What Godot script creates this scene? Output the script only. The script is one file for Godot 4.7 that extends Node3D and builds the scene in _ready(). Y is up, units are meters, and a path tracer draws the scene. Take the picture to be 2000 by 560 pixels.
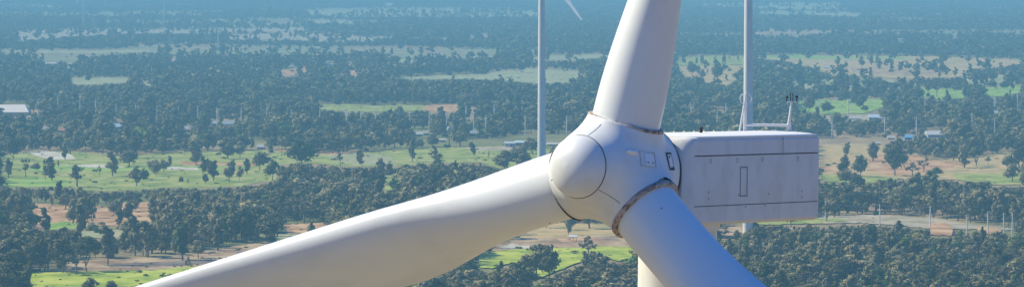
extends Node3D

# Scale: the lens is 9500 photo-pixels long (photo 2000 x 560); the horizon lies 368 px above the picture's centre.
const F := 9500.0
const EYE := 108.0
var pitch := atan(368.0 / F)
var M := {}
var names := {}
var rng := RandomNumberGenerator.new()

# ------------------------------------------------------------------ places

func ray(px: float, py: float) -> Vector3:
	return Vector3((px - 1000.0) / F, (280.0 - py) / F, -1.0).rotated(Vector3.RIGHT, -pitch)

func ground(px: float, py: float) -> Vector3:
	var v := ray(px, py)
	var t := EYE / -v.y
	return Vector3(v.x * t, 0.0, v.z * t)

func point(px: float, py: float, dist: float) -> Vector3:
	var v := ray(px, py)
	return Vector3(0, EYE, 0) + v * (dist / -v.z)

func seen_at(p: Vector3) -> Vector3:
	var q := (p - Vector3(0, EYE, 0)).rotated(Vector3.RIGHT, pitch)
	return Vector3(1000.0 - F * q.x / q.z, 280.0 + F * q.y / q.z, -q.z)

# ------------------------------------------------------------------ naming

func numbered(called: String) -> String:
	if not names.has(called):
		names[called] = 0
		return called
	names[called] += 1
	return "%s_%03d" % [called, names[called]]

func tag(o: Node, label: String, category := "", group := "", kind := "") -> Node:
	o.set_meta("label", label)
	if category: o.set_meta("category", category)
	if group: o.set_meta("group", group)
	if kind: o.set_meta("kind", kind)
	return o

func thing(called: String, label: String, category: String, where: Vector3, group := "") -> Node3D:
	var o := Node3D.new()
	o.name = numbered(called)
	add_child(o)
	o.position = where
	tag(o, label, category, group)
	return o

func obj(called: String, mesh: Mesh, mat: Material, parent: Node) -> MeshInstance3D:
	var o := MeshInstance3D.new()
	o.name = called if parent != self else numbered(called)
	o.mesh = mesh
	if mat: o.material_override = mat
	parent.add_child(o, true)
	return o

func new_st() -> SurfaceTool:
	var st := SurfaceTool.new()
	st.begin(Mesh.PRIMITIVE_TRIANGLES)
	return st

func done(st: SurfaceTool, smooth := true) -> ArrayMesh:
	st.generate_normals()
	return st.commit()

# ------------------------------------------------------------------ shapes

func tri(st: SurfaceTool, a: Vector3, b: Vector3, c: Vector3) -> void:
	st.add_vertex(a); st.add_vertex(b); st.add_vertex(c)

func quad(st: SurfaceTool, a: Vector3, b: Vector3, c: Vector3, d: Vector3) -> void:
	tri(st, a, b, c); tri(st, a, c, d)

func loft(st: SurfaceTool, rings: Array, caps := true, group := 0) -> void:
	var n: int = rings[0].size()
	var mid := Vector3.ZERO
	for p in rings[0]: mid += p
	mid /= n
	var a: Vector3 = rings[0][0]
	var b: Vector3 = rings[0][1]
	var c: Vector3 = rings[1][0]
	var flip: bool = (c - a).cross(b - a).dot((a + b) * 0.5 - mid) < 0.0
	st.set_smooth_group(group)
	for k in rings.size() - 1:
		for i in n:
			var j := (i + 1) % n
			if flip: quad(st, rings[k][i], rings[k + 1][i], rings[k + 1][j], rings[k][j])
			else: quad(st, rings[k][i], rings[k][j], rings[k + 1][j], rings[k + 1][i])
	if caps:
		st.set_smooth_group(-1)
		for e in [0, rings.size() - 1]:
			var m := Vector3.ZERO
			for p in rings[e]: m += p
			m /= n
			for i in n:
				var j := (i + 1) % n
				if flip == (e == 0): tri(st, m, rings[e][i], rings[e][j])
				else: tri(st, m, rings[e][j], rings[e][i])

# profile rows are (radius, height along axis)
func lathe(st: SurfaceTool, origin: Vector3, axis: Vector3, profile: Array, sides := 32, caps := true, group := 0) -> void:
	var u := axis.cross(Vector3.RIGHT if absf(axis.x) < 0.8 else Vector3.UP).normalized()
	var v := axis.cross(u).normalized()
	var rings := []
	for row in profile:
		var ring := PackedVector3Array()
		for i in sides:
			var t := TAU * i / sides
			ring.append(origin + axis * row[1] + (u * cos(t) + v * sin(t)) * row[0])
		rings.append(ring)
	loft(st, rings, caps, group)

func tube(st: SurfaceTool, a: Vector3, b: Vector3, ra: float, rb: float, sides := 8) -> void:
	lathe(st, a, (b - a).normalized(), [[ra, 0.0], [rb, a.distance_to(b)]], sides, true)

func path_tube(st: SurfaceTool, pts: Array, r: float, sides := 6) -> void:
	for i in pts.size() - 1:
		tube(st, pts[i], pts[i + 1], r, r, sides)

func box(st: SurfaceTool, c: Vector3, s: Vector3, bas := Basis.IDENTITY) -> void:
	st.set_smooth_group(-1)
	var h := s * 0.5
	var p := []
	for i in 8:
		p.append(c + bas * Vector3(h.x if i & 1 else -h.x, h.y if i & 2 else -h.y, h.z if i & 4 else -h.z))
	for f in [[0, 2, 3, 1], [4, 5, 7, 6], [0, 1, 5, 4], [2, 6, 7, 3], [0, 4, 6, 2], [1, 3, 7, 5]]:
		quad(st, p[f[0]], p[f[3]], p[f[2]], p[f[1]])

func box_mesh(c: Vector3, s: Vector3, bas := Basis.IDENTITY) -> ArrayMesh:
	var st := new_st()
	box(st, c, s, bas)
	return done(st)

# ------------------------------------------------------------------ materials

func lin(r: float, g: float, b: float) -> Color:
	return Color(r, g, b).linear_to_srgb()

func plain(c: Color, rough := 0.8, spec := 0.5) -> StandardMaterial3D:
	var m := StandardMaterial3D.new()
	m.albedo_color = c
	m.roughness = rough
	m.metallic_specular = spec
	return m

func noisy(colors: Array, stops: Array, freq: float, scale: Vector3, seed_: int, rough := 0.9, world := true, size := 256) -> StandardMaterial3D:
	var n := FastNoiseLite.new()
	n.seed = seed_
	n.noise_type = FastNoiseLite.TYPE_SIMPLEX_SMOOTH
	n.frequency = freq
	n.fractal_octaves = 5
	n.fractal_gain = 0.6
	var g := Gradient.new()
	g.offsets = PackedFloat32Array(stops)
	g.colors = PackedColorArray(colors)
	var t := NoiseTexture2D.new()
	t.width = size; t.height = size
	t.seamless = true
	t.noise = n
	t.color_ramp = g
	var m := StandardMaterial3D.new()
	m.albedo_texture = t
	m.roughness = rough
	m.metallic_specular = 0.3
	m.uv1_triplanar = true
	m.uv1_world_triplanar = world
	m.uv1_scale = scale
	return m

func field_mat(a: Color, b: Color, c: Color, seed_: int, along := 0.012, across := 0.006) -> StandardMaterial3D:
	return noisy([a, b, c], [0.25, 0.5, 0.78], 0.018, Vector3(along, 0.02, across), seed_)

func make_materials() -> void:
	M.paint = noisy([lin(0.68, 0.67, 0.62), lin(0.70, 0.71, 0.69), lin(0.74, 0.75, 0.73)], [0.2, 0.42, 0.8], 0.012, Vector3(0.35, 0.35, 0.35), 3, 0.42, false)
	M.paint.metallic_specular = 0.5
	M.blade = noisy([lin(0.69, 0.70, 0.68), lin(0.76, 0.77, 0.75)], [0.3, 0.6], 0.01, Vector3(0.2, 0.06, 0.2), 9, 0.3, false)
	M.blade.metallic_specular = 0.5
	M.nacelle = noisy([lin(0.64, 0.62, 0.58), lin(0.68, 0.67, 0.645), lin(0.71, 0.705, 0.68)], [0.2, 0.45, 0.75], 0.012, Vector3(0.3, 0.18, 0.3), 5, 0.5, false)
	M.roof = plain(lin(0.76, 0.76, 0.72), 0.5)
	M.tower = noisy([lin(0.66, 0.65, 0.61), lin(0.75, 0.745, 0.72)], [0.3, 0.6], 0.01, Vector3(0.3, 0.05, 0.3), 6, 0.45, false)
	M.seam = plain(lin(0.045, 0.045, 0.045), 0.8)
	M.gap = plain(lin(0.03, 0.03, 0.032), 0.85)
	M.ring = noisy([lin(0.06, 0.045, 0.04), lin(0.27, 0.20, 0.165), lin(0.50, 0.43, 0.38)], [0.22, 0.38, 0.60], 0.02, Vector3(0.5, 0.5, 0.5), 14, 0.7, false)
	M.plate = plain(lin(0.80, 0.80, 0.78), 0.4)
	M.hatch_line = plain(lin(0.2, 0.2, 0.2), 0.7)
	M.recess = plain(lin(0.5, 0.5, 0.5), 0.7)
	M.dark = plain(lin(0.015, 0.015, 0.017), 0.5)
	M.yellow = plain(lin(0.55, 0.48, 0.2), 0.6)
	M.steel = plain(lin(0.7, 0.7, 0.69), 0.4)
	M.concrete_pole = plain(lin(0.74, 0.72, 0.66), 0.85)
	M.wire = plain(lin(0.3, 0.3, 0.3), 0.6)
	M.bark = noisy([lin(0.16, 0.13, 0.10), lin(0.36, 0.31, 0.25)], [0.3, 0.7], 0.03, Vector3(0.5, 0.2, 0.5), 8, 0.95, false, 64)
	M.foliage = plain(Color.WHITE, 0.85, 0.2)
	M.foliage.vertex_color_use_as_albedo = true
	M.foliage.cull_mode = BaseMaterial3D.CULL_DISABLED
	M.foliage.backlight_enabled = true
	M.foliage.backlight = lin(0.17, 0.17, 0.07)
	M.soil_ground = plain(Color.WHITE, 0.95, 0.2)
	M.soil_ground.vertex_color_use_as_albedo = true
	# crops, grass and bare soil
	M.lime = field_mat(lin(0.22, 0.29, 0.02), lin(0.36, 0.42, 0.035), lin(0.46, 0.47, 0.07), 21)
	M.green = field_mat(lin(0.18, 0.22, 0.035), lin(0.26, 0.30, 0.055), lin(0.37, 0.35, 0.11), 22)
	M.brightgreen = field_mat(lin(0.16, 0.27, 0.03), lin(0.24, 0.36, 0.05), lin(0.32, 0.39, 0.09), 23)
	M.pale = field_mat(lin(0.22, 0.25, 0.10), lin(0.31, 0.31, 0.14), lin(0.38, 0.35, 0.19), 24)
	M.meadow = field_mat(lin(0.27, 0.25, 0.08), lin(0.42, 0.30, 0.125), lin(0.48, 0.34, 0.15), 25)
	M.beige = field_mat(lin(0.27, 0.23, 0.13), lin(0.36, 0.30, 0.19), lin(0.43, 0.36, 0.25), 26)
	M.brown = field_mat(lin(0.22, 0.14, 0.065), lin(0.36, 0.24, 0.125), lin(0.46, 0.34, 0.19), 27)
	M.rust = field_mat(lin(0.32, 0.17, 0.07), lin(0.45, 0.26, 0.12), lin(0.54, 0.36, 0.18), 28)
	M.furrow = field_mat(lin(0.10, 0.075, 0.055), lin(0.16, 0.12, 0.09), lin(0.24, 0.18, 0.13), 29)
	M.track = field_mat(lin(0.42, 0.37, 0.27), lin(0.52, 0.47, 0.36), lin(0.58, 0.54, 0.44), 30)

# ------------------------------------------------------------------ camera, sky, sun, air

func make_view() -> void:
	var cam := Camera3D.new()
	cam.name = "camera"
	cam.position = Vector3(0, EYE, 0)
	cam.rotation.x = -pitch
	cam.fov = rad_to_deg(2.0 * atan(280.0 / F))
	cam.near = 1.0
	cam.far = 60000.0
	add_child(cam)
	cam.current = true
	var sun := DirectionalLight3D.new()
	sun.name = "sun"
	sun.light_color = Color(1.0, 0.965, 0.85)
	sun.light_energy = 1.5
	sun.light_angular_distance = 0.5
	sun.shadow_enabled = true
	add_child(sun)
	sun.look_at_from_position(Vector3.ZERO, -Vector3(-0.70, 0.68, -0.20).normalized())
	var sky_mat := ProceduralSkyMaterial.new()
	sky_mat.sky_top_color = Color(0.0, 0.41, 0.80)
	sky_mat.sky_horizon_color = Color(0.80, 0.88, 0.88)
	sky_mat.sky_curve = 0.07
	sky_mat.ground_horizon_color = Color(0.55, 0.66, 0.74)
	sky_mat.ground_bottom_color = Color(0.30, 0.31, 0.25)
	sky_mat.sun_angle_max = 4.0
	var sky := Sky.new()
	sky.sky_material = sky_mat
	var env := Environment.new()
	env.background_mode = Environment.BG_SKY
	env.sky = sky
	env.background_energy_multiplier = 0.72
	env.tonemap_mode = Environment.TONE_MAPPER_LINEAR
	env.tonemap_exposure = 1.4
	env.ssao_enabled = true
	env.ssil_enabled = true
	env.sdfgi_enabled = true
	env.fog_enabled = true
	env.fog_mode = Environment.FOG_MODE_EXPONENTIAL
	env.fog_density = 0.00016
	env.fog_light_color = Color(0.62, 0.90, 1.0)
	var we := WorldEnvironment.new()
	we.name = "air"
	we.environment = env
	add_child(we)

# ------------------------------------------------------------------ ground and fields

func make_ground() -> void:
	var n1 := FastNoiseLite.new()
	n1.seed = 4; n1.frequency = 0.004; n1.fractal_octaves = 5
	var n2 := FastNoiseLite.new()
	n2.seed = 5; n2.frequency = 0.03; n2.fractal_octaves = 3
	var n3 := FastNoiseLite.new()
	n3.seed = 13; n3.frequency = 0.0016; n3.fractal_octaves = 3
	var zs := [4000.0, 1500.0, 500.0, 0.0, -400.0, -800.0, -1100.0]
	var z := -1300.0
	while z > -13000.0:
		zs.append(z)
		z *= 1.006
	zs.append_array([-14000.0, -18000.0, -26000.0, -40000.0])
	var us := [-30.0, -12.0, -5.0, -2.0, -1.0]
	for i in 141: us.append(-0.2 + 0.4 * i / 140.0)
	us.append_array([1.0, 2.0, 5.0, 12.0, 30.0])
	var st := new_st()
	for zz in zs:
		for u in us:
			var p := Vector3(u * maxf(1300.0, -zz), 0, zz)
			var a := clampf(n1.get_noise_2d(p.x, p.z * 0.4) * 1.6 + 0.5, 0, 1)
			var b := n2.get_noise_2d(p.x, p.z * 0.5) * 0.5
			var c := Color(0.17, 0.17, 0.06).lerp(Color(0.31, 0.22, 0.12), a)
			if p.z > -1300.0: c = Color(0.26, 0.215, 0.12).lerp(Color(0.29, 0.21, 0.13), a)
			if p.z < -4200.0:
				var open := clampf((n3.get_noise_2d(p.x * 0.4, p.z * 0.55) - 0.13) * 12.0, 0, 1)
				c = c.lerp(Color(0.22, 0.24, 0.11).lerp(Color(0.27, 0.22, 0.13), a), open)
			c = c * (1.0 + b)
			st.set_color(Color(c.r, c.g, c.b))
			st.set_normal(Vector3.UP)
			st.add_vertex(p)
	var w := us.size()
	for r in zs.size() - 1:
		for k in w - 1:
			var i := r * w + k
			for e in [i, i + w, i + 1, i + 1, i + w, i + w + 1]: st.add_index(e)
	var o := obj("ground", st.commit(), M.soil_ground, self)
	tag(o, "wide flat plain of dry grass and brown soil reaching to the haze", "", "", "structure")

const MW := 1000
const MH := 290
var mask := PackedByteArray()

func mark(x: int, y: int, v: int) -> void:
	if x >= 0 and x < MW and y >= 0 and y < MH:
		mask[y * MW + x] = maxi(mask[y * MW + x], v)

func mark_poly(poly: PackedVector2Array, v: int) -> void:
	var lo := poly[0]
	var hi := poly[0]
	for p in poly:
		lo = lo.min(p); hi = hi.max(p)
	for y in range(int(lo.y / 2.0), int(hi.y / 2.0) + 1):
		for x in range(int(lo.x / 2.0), int(hi.x / 2.0) + 1):
			if Geometry2D.is_point_in_polygon(Vector2(x * 2 + 1, y * 2 + 1), poly): mark(x, y, v)

func mark_rect(x0: float, y0: float, x1: float, y1: float, v := 255) -> void:
	for y in range(int(y0 / 2.0), int(y1 / 2.0) + 1):
		for x in range(int(x0 / 2.0), int(x1 / 2.0) + 1): mark(x, y, v)

var layer := 0

# a field whose visible outline in the photograph is pts; it is laid on the plain at its real place and size
func field(called: String, mat: String, label: String, pts: Array, keep := 250) -> void:
	var poly := PackedVector2Array()
	var wob := FastNoiseLite.new()
	wob.seed = 100 + layer; wob.frequency = 0.05
	var n := pts.size() / 2
	for i in n:
		var a := Vector2(pts[2 * i], pts[2 * i + 1])
		var b := Vector2(pts[(2 * i + 2) % pts.size()], pts[(2 * i + 3) % pts.size()])
		var steps := maxi(1, int(a.distance_to(b) / 7.0))
		for k in steps:
			var p := a.lerp(b, float(k) / steps)
			poly.append(p + Vector2(wob.get_noise_2d(p.x * 2.0, p.y * 9.0) * 7.0, wob.get_noise_2d(p.x * 2.0 + 900.0, p.y * 9.0) * 2.4))
	if keep > 0: mark_poly(poly, keep)
	var flat := PackedVector2Array()
	for p in poly:
		var g := ground(p.x, p.y)
		flat.append(Vector2(g.x, g.z))
	var idx := Geometry2D.triangulate_polygon(flat)
	if idx.is_empty():
		print("field not laid: ", called, " ", pts)
		return
	layer += 1
	var h := 0.01 + 0.006 * layer
	var st := new_st()
	for p in flat:
		st.set_normal(Vector3.UP)
		st.add_vertex(Vector3(p.x, h, p.y))
	for k in range(0, idx.size(), 3):
		var a := flat[idx[k]]
		var b := flat[idx[k + 1]]
		var c := flat[idx[k + 2]]
		var cw := (b - a).cross(c - a) > 0.0
		st.add_index(idx[k]); st.add_index(idx[k + 1] if cw else idx[k + 2]); st.add_index(idx[k + 2] if cw else idx[k + 1])
	var o := obj(called, st.commit(), M[mat], self)
	tag(o, label, "", "", "structure")

func make_fields() -> void:
	# left, near
	field("field", "lime", "yellow-green crop field at the bottom left", [20, 529, 130, 531, 300, 528, 390, 514, 420, 520, 300, 556, 200, 562, 40, 560])
	field("bare_ground", "brown", "brown bare strip above the yellow-green crop", [120, 508, 250, 503, 330, 500, 420, 486, 520, 472, 560, 480, 430, 516, 300, 526, 130, 529], 200)
	field("bare_ground", "furrow", "dark furrowed band across the brown strip", [200, 516, 300, 511, 420, 506, 440, 512, 330, 520, 210, 521], 0)
	field("bare_ground", "rust", "reddish soil clearing between the trees at left", [62, 396, 130, 402, 215, 404, 240, 396, 290, 394, 294, 432, 235, 440, 150, 442, 62, 446], 170)
	field("field", "brightgreen", "small green patch in the reddish clearing", [90, 436, 120, 432, 146, 434, 146, 446, 92, 448], 120)
	field("field", "pale", "pale grass opening under the trees at left", [142, 452, 190, 450, 250, 447, 250, 462, 150, 466], 120)
	field("field", "green", "broad green pasture at left", [0, 302, 60, 296, 140, 296, 230, 306, 330, 298, 420, 296, 520, 294, 540, 325, 540, 352, 430, 366, 330, 366, 230, 372, 150, 372, 140, 366, 80, 364, 0, 364], 240)
	field("field", "brightgreen", "bright green grass along the near edge of the pasture", [0, 349, 60, 346, 132, 352, 130, 364, 0, 366], 0)
	field("field", "brightgreen", "bright green strip across the pasture", [56, 326, 150, 323, 300, 326, 420, 324, 430, 331, 300, 333, 150, 333, 60, 334], 0)
	field("track", "track", "pale sandy patch at the far edge of the pasture", [48, 296, 80, 294, 138, 301, 144, 311, 95, 311, 60, 302], 0)
	field("track", "track", "pale sandy strip in the middle of the pasture", [148, 323, 200, 321, 248, 326, 220, 328, 152, 326], 0)
	field("track", "track", "pale sandy strip at the right of the pasture", [310, 324, 340, 326, 384, 328, 386, 332, 330, 332, 312, 330], 0)
	field("bare_ground", "rust", "reddish strip between the small pasture trees", [352, 316, 390, 317, 440, 318, 496, 318, 496, 324, 440, 323, 352, 322], 0)
	field("field", "green", "green field that runs behind the middle trees", [530, 294, 640, 300, 740, 296, 840, 290, 940, 286, 1050, 284, 1078, 296, 1060, 318, 980, 330, 940, 318, 860, 318, 760, 324, 690, 326, 600, 318, 530, 322], 235)
	field("field", "pale", "dry grass at the left part of the middle field", [640, 302, 700, 298, 760, 304, 770, 318, 700, 322, 650, 314], 0)
	field("track", "rust", "reddish dirt track at the far edge of the middle field", [538, 293, 600, 293, 660, 296, 690, 300, 640, 302, 580, 298, 545, 297], 0)
	field("track", "beige", "sandy yard beside the long low house", [900, 288, 985, 286, 1040, 284, 1070, 290, 990, 295, 920, 293], 0)
	field("field", "green", "grass gap among the trees right of the pasture", [400, 338, 480, 338, 520, 342, 520, 352, 470, 364, 400, 366], 190)
	field("field", "brightgreen", "small bright green gap between dark trees", [604, 358, 636, 358, 636, 372, 606, 372], 200)
	field("field", "brightgreen", "narrow bright green strip behind the grove", [728, 364, 780, 366, 776, 372, 730, 371], 200)
	field("field", "green", "green gap beside the round-topped trees", [748, 344, 776, 340, 780, 356, 750, 362], 190)
	field("bare_ground", "rust", "reddish bare patch just above the blade", [556, 440, 600, 436, 640, 437, 640, 450, 560, 458], 230)
	field("field", "pale", "grassy strip below the reddish patch", [536, 458, 590, 456, 640, 452, 560, 478, 536, 474], 200)
	# left and middle, far
	field("field", "green", "green field behind the power line", [616, 204, 690, 204, 740, 206, 830, 205, 838, 214, 800, 218, 690, 218, 620, 214], 245)
	field("bare_ground", "rust", "reddish plot beside the far green field", [828, 205, 894, 203, 894, 217, 850, 221, 826, 214], 240)
	field("field", "pale", "pale green clearing in the far woods at left", [134, 153, 200, 151, 252, 152, 254, 162, 150, 166, 136, 163], 245)
	field("field", "pale", "small pale clearing beside the first one", [272, 157, 296, 158, 294, 168, 276, 166], 220)
	field("field", "pale", "long thin pale strip in the blue woods", [0, 99, 90, 98, 200, 99, 292, 97, 292, 102, 200, 104, 90, 104, 0, 103], 205)
	field("field", "beige", "far pale strip crossing the haze at left", [30, 62, 130, 58, 250, 56, 370, 57, 470, 55, 600, 54, 600, 60, 470, 63, 370, 66, 250, 66, 130, 72, 36, 80], 215)
	field("field", "beige", "far beige plain beyond the woods", [440, 68, 600, 62, 700, 72, 760, 74, 760, 79, 620, 80, 450, 76], 185)
	field("field", "pale", "far pale fields near the top", [600, 22, 700, 20, 860, 18, 1052, 22, 1052, 33, 900, 34, 760, 34, 610, 32], 195)
	field("field", "pale", "faint pale strip at the very top left", [0, 11, 60, 10, 115, 12, 115, 15, 0, 15], 180)
	field("field", "pale", "far pale strip in the middle haze", [608, 41, 660, 40, 688, 43, 686, 48, 612, 47], 195)
	field("field", "pale", "pale green meadow left of the thin tower", [768, 152, 840, 148, 930, 145, 990, 137, 1052, 134, 1130, 138, 1140, 160, 1052, 164, 990, 158, 900, 154, 800, 156], 235)
	field("field", "pale", "pale strip above the meadow by the thin tower", [1035, 114, 1080, 109, 1150, 107, 1196, 104, 1196, 112, 1120, 117, 1040, 119], 225)
	field("bare_ground", "rust", "small reddish clearing in the far woods", [546, 138, 600, 130, 602, 140, 560, 150, 546, 149], 225)
	field("track", "rust", "orange dirt opening in the far woods", [676, 124, 686, 124, 690, 138, 720, 134, 718, 140, 694, 150, 682, 146], 225)
	field("field", "pale", "far pale glade in the woods", [768, 116, 808, 114, 808, 126, 772, 126], 195)
	field("bare_ground", "beige", "dry plots beside the far white houses", [620, 72, 770, 72, 770, 80, 630, 82], 140)
	field("field", "pale", "thin far strip left of the meadow", [130, 128, 152, 136, 152, 146, 120, 142], 110)
	# right, far
	field("field", "pale", "far pale field at the top right", [1484, 6, 1560, 4, 1640, 8, 1640, 17, 1560, 20, 1484, 16], 200)
	field("field", "pale", "second far pale field at the top right", [1484, 21, 1600, 22, 1680, 26, 1680, 32, 1580, 30, 1484, 27], 180)
	field("field", "pale", "faint far field left of the right tower", [1350, 4, 1454, 6, 1454, 14, 1350, 12], 170)
	field("bare_ground", "brown", "faint reddish strip in the right haze", [1470, 56, 1600, 58, 1600, 66, 1480, 68], 120)
	field("field", "green", "green pasture between the raised blade and right tower", [1324, 113, 1400, 108, 1456, 110, 1456, 126, 1400, 128, 1326, 130], 240)
	field("field", "meadow", "dry pasture below the green one by the tower", [1326, 130, 1456, 128, 1456, 146, 1420, 166, 1360, 160, 1326, 140], 215)
	field("field", "meadow", "wide dry meadow with scattered trees at right", [1478, 110, 1600, 108, 1760, 110, 1900, 113, 2000, 117, 2000, 128, 1900, 134, 1880, 150, 1780, 154, 1700, 150, 1640, 150, 1600, 138, 1540, 120, 1480, 114], 235)
	field("field", "brightgreen", "greener band along the far edge of the dry meadow", [1490, 109, 1560, 106, 1650, 111, 1780, 112, 1780, 116, 1600, 116, 1490, 113], 0)
	field("bare_ground", "brown", "brown band across the dry meadow", [1660, 133, 1760, 134, 1840, 138, 1850, 146, 1760, 148, 1670, 142], 0)
	field("field", "pale", "pale pasture below the dry meadow", [1546, 160, 1640, 156, 1700, 152, 1780, 160, 1790, 172, 1700, 176, 1610, 178, 1550, 170], 165)
	field("field", "brightgreen", "bright green paddock beside the weather mast", [1556, 198, 1600, 194, 1640, 196, 1726, 194, 1728, 212, 1690, 222, 1620, 224, 1560, 218], 205)
	field("field", "brightgreen", "bright green paddock right of the centre", [1786, 172, 1840, 174, 1900, 172, 1900, 190, 1840, 196, 1790, 186], 205)
	field("field", "brightgreen", "bright green paddock at the right edge", [1920, 172, 2000, 166, 2000, 180, 1960, 188, 1924, 188], 215)
	field("field", "pale", "pale corner field at the right edge", [1880, 150, 2000, 140, 2000, 156, 1940, 166, 1884, 164], 170)
	field("field", "beige", "strip of yard behind the right houses", [1610, 228, 1700, 224, 1720, 228, 1720, 234, 1640, 238, 1612, 238], 160)
	# right, near
	field("field", "meadow", "broad dry meadow behind the nacelle", [1596, 284, 1660, 282, 1720, 282, 1730, 292, 1800, 312, 1860, 312, 1900, 306, 2000, 296, 2000, 362, 1940, 362, 1880, 352, 1780, 352, 1740, 348, 1640, 356, 1596, 352], 235)
	field("bare_ground", "rust", "pinkish bare soil in the dry meadow", [1700, 306, 1760, 300, 1830, 314, 1900, 318, 1880, 328, 1800, 342, 1740, 344, 1700, 334], 0)
	field("bare_ground", "rust", "pink strip of soil beside the nacelle", [1596, 326, 1650, 326, 1670, 332, 1640, 337, 1596, 334], 0)
	field("field", "green", "greener grass at the far right of the dry meadow", [1860, 340, 1930, 340, 2000, 338, 2000, 360, 1940, 362, 1870, 352], 0)
	field("field", "green", "green grass along the near edge of the dry meadow", [1600, 342, 1700, 344, 1760, 350, 1700, 360, 1610, 356], 0)
	field("track", "beige", "sandy track in front of the right woods", [1590, 424, 1680, 421, 1740, 422, 1830, 428, 1880, 436, 1960, 444, 1990, 451, 1900, 449, 1830, 448, 1740, 441, 1680, 436, 1590, 438], 225)
	field("field", "green", "grass strip beside the sandy track", [1590, 429, 1650, 428, 1660, 433, 1590, 435], 0)
	field("bare_ground", "rust", "orange soil bank at the end of the sandy track", [1816, 438, 1850, 436, 1864, 446, 1860, 462, 1820, 460], 250)
	field("bare_ground", "rust", "orange soil among the right poles", [1908, 444, 1960, 450, 1956, 460, 1916, 456], 220)
	field("field", "green", "green strip beneath the nacelle", [1440, 432, 1600, 426, 1610, 438, 1500, 440, 1440, 440], 215)
	field("bare_ground", "brown", "brown plot behind the tower", [1404, 440, 1456, 440, 1456, 458, 1430, 466, 1404, 466], 200)
	# between the two lower blades
	field("field", "meadow", "dull olive field behind the hub", [1040, 436, 1180, 438, 1230, 446, 1230, 466, 1120, 470, 1010, 472], 250)
	field("bare_ground", "brown", "bare brown field between the lower blades", [960, 478, 1000, 470, 1120, 464, 1240, 462, 1240, 486, 1100, 488, 960, 492], 250)
	field("track", "rust", "reddish dirt patch in the brown field", [1085, 468, 1180, 466, 1180, 472, 1100, 474], 0)
	field("track", "track", "pale sand heap beside the brown field", [976, 484, 1000, 478, 1034, 483, 1030, 487, 985, 489], 0)
	field("field", "lime", "bright yellow-green crop field between the lower blades", [935, 500, 980, 490, 1060, 486, 1120, 486, 1180, 483, 1236, 484, 1240, 500, 1210, 512, 1170, 500, 1130, 514, 1060, 542, 1040, 548, 1020, 520, 1000, 514, 960, 526, 935, 524], 235)

# ------------------------------------------------------------------ trees

var crowns := {}

func leaf(st: SurfaceTool, p: Vector3, out: Vector3, size: float) -> void:
	var n := (out * 0.9 + Vector3(rng.randf_range(-1, 1), rng.randf_range(-0.5, 1.2), rng.randf_range(-1, 1))).normalized()
	var u := n.cross(Vector3(rng.randf_range(-1, 1), rng.randf_range(-1, 1), rng.randf_range(-1, 1))).normalized() * size
	var v := n.cross(u) * rng.randf_range(0.55, 1.0)
	var c := Color(1, 1, 1) * rng.randf_range(0.85, 1.15)
	if rng.randf() < 0.08: c = c * Color(1.2, 1.08, 0.85)
	st.set_color(Color(c.r, c.g, c.b))
	st.set_normal((out * 2.2 + n).normalized())
	var a := p - u * 0.5 - v * 0.4
	var b := p + u * 0.45 - v * 0.5
	var d := p - u * rng.randf_range(0.2, 0.5) + v * 0.5
	var e := p + u * rng.randf_range(0.2, 0.5) + v * 0.45
	for q in [a, d, e, a, e, b]: st.add_vertex(q)

# lobes: rows of (centre, radii); a crown 10 m tall in all
func crown(st: SurfaceTool, lobes: Array, leaves: int, size: float, hollow := 0.35) -> void:
	var total := 0.0
	for l in lobes: total += l[1].x * l[1].y
	for l in lobes:
		var n := int(leaves * l[1].x * l[1].y / total)
		var per := 9
		for k in maxi(2, n / per):
			var d := Vector3(rng.randfn(), rng.randfn() * 1.0 + 0.15, rng.randfn()).normalized()
			var r := pow(rng.randf(), hollow)
			var c: Vector3 = l[0] + d * l[1] * r
			var spread: float = l[1].x * 0.36
			for q in per:
				var off := Vector3(rng.randfn(), rng.randfn() * 0.7, rng.randfn()) * spread * 0.55
				leaf(st, c + off, (d + off.normalized() * 0.6).normalized(), size * rng.randf_range(0.7, 1.35))

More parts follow.
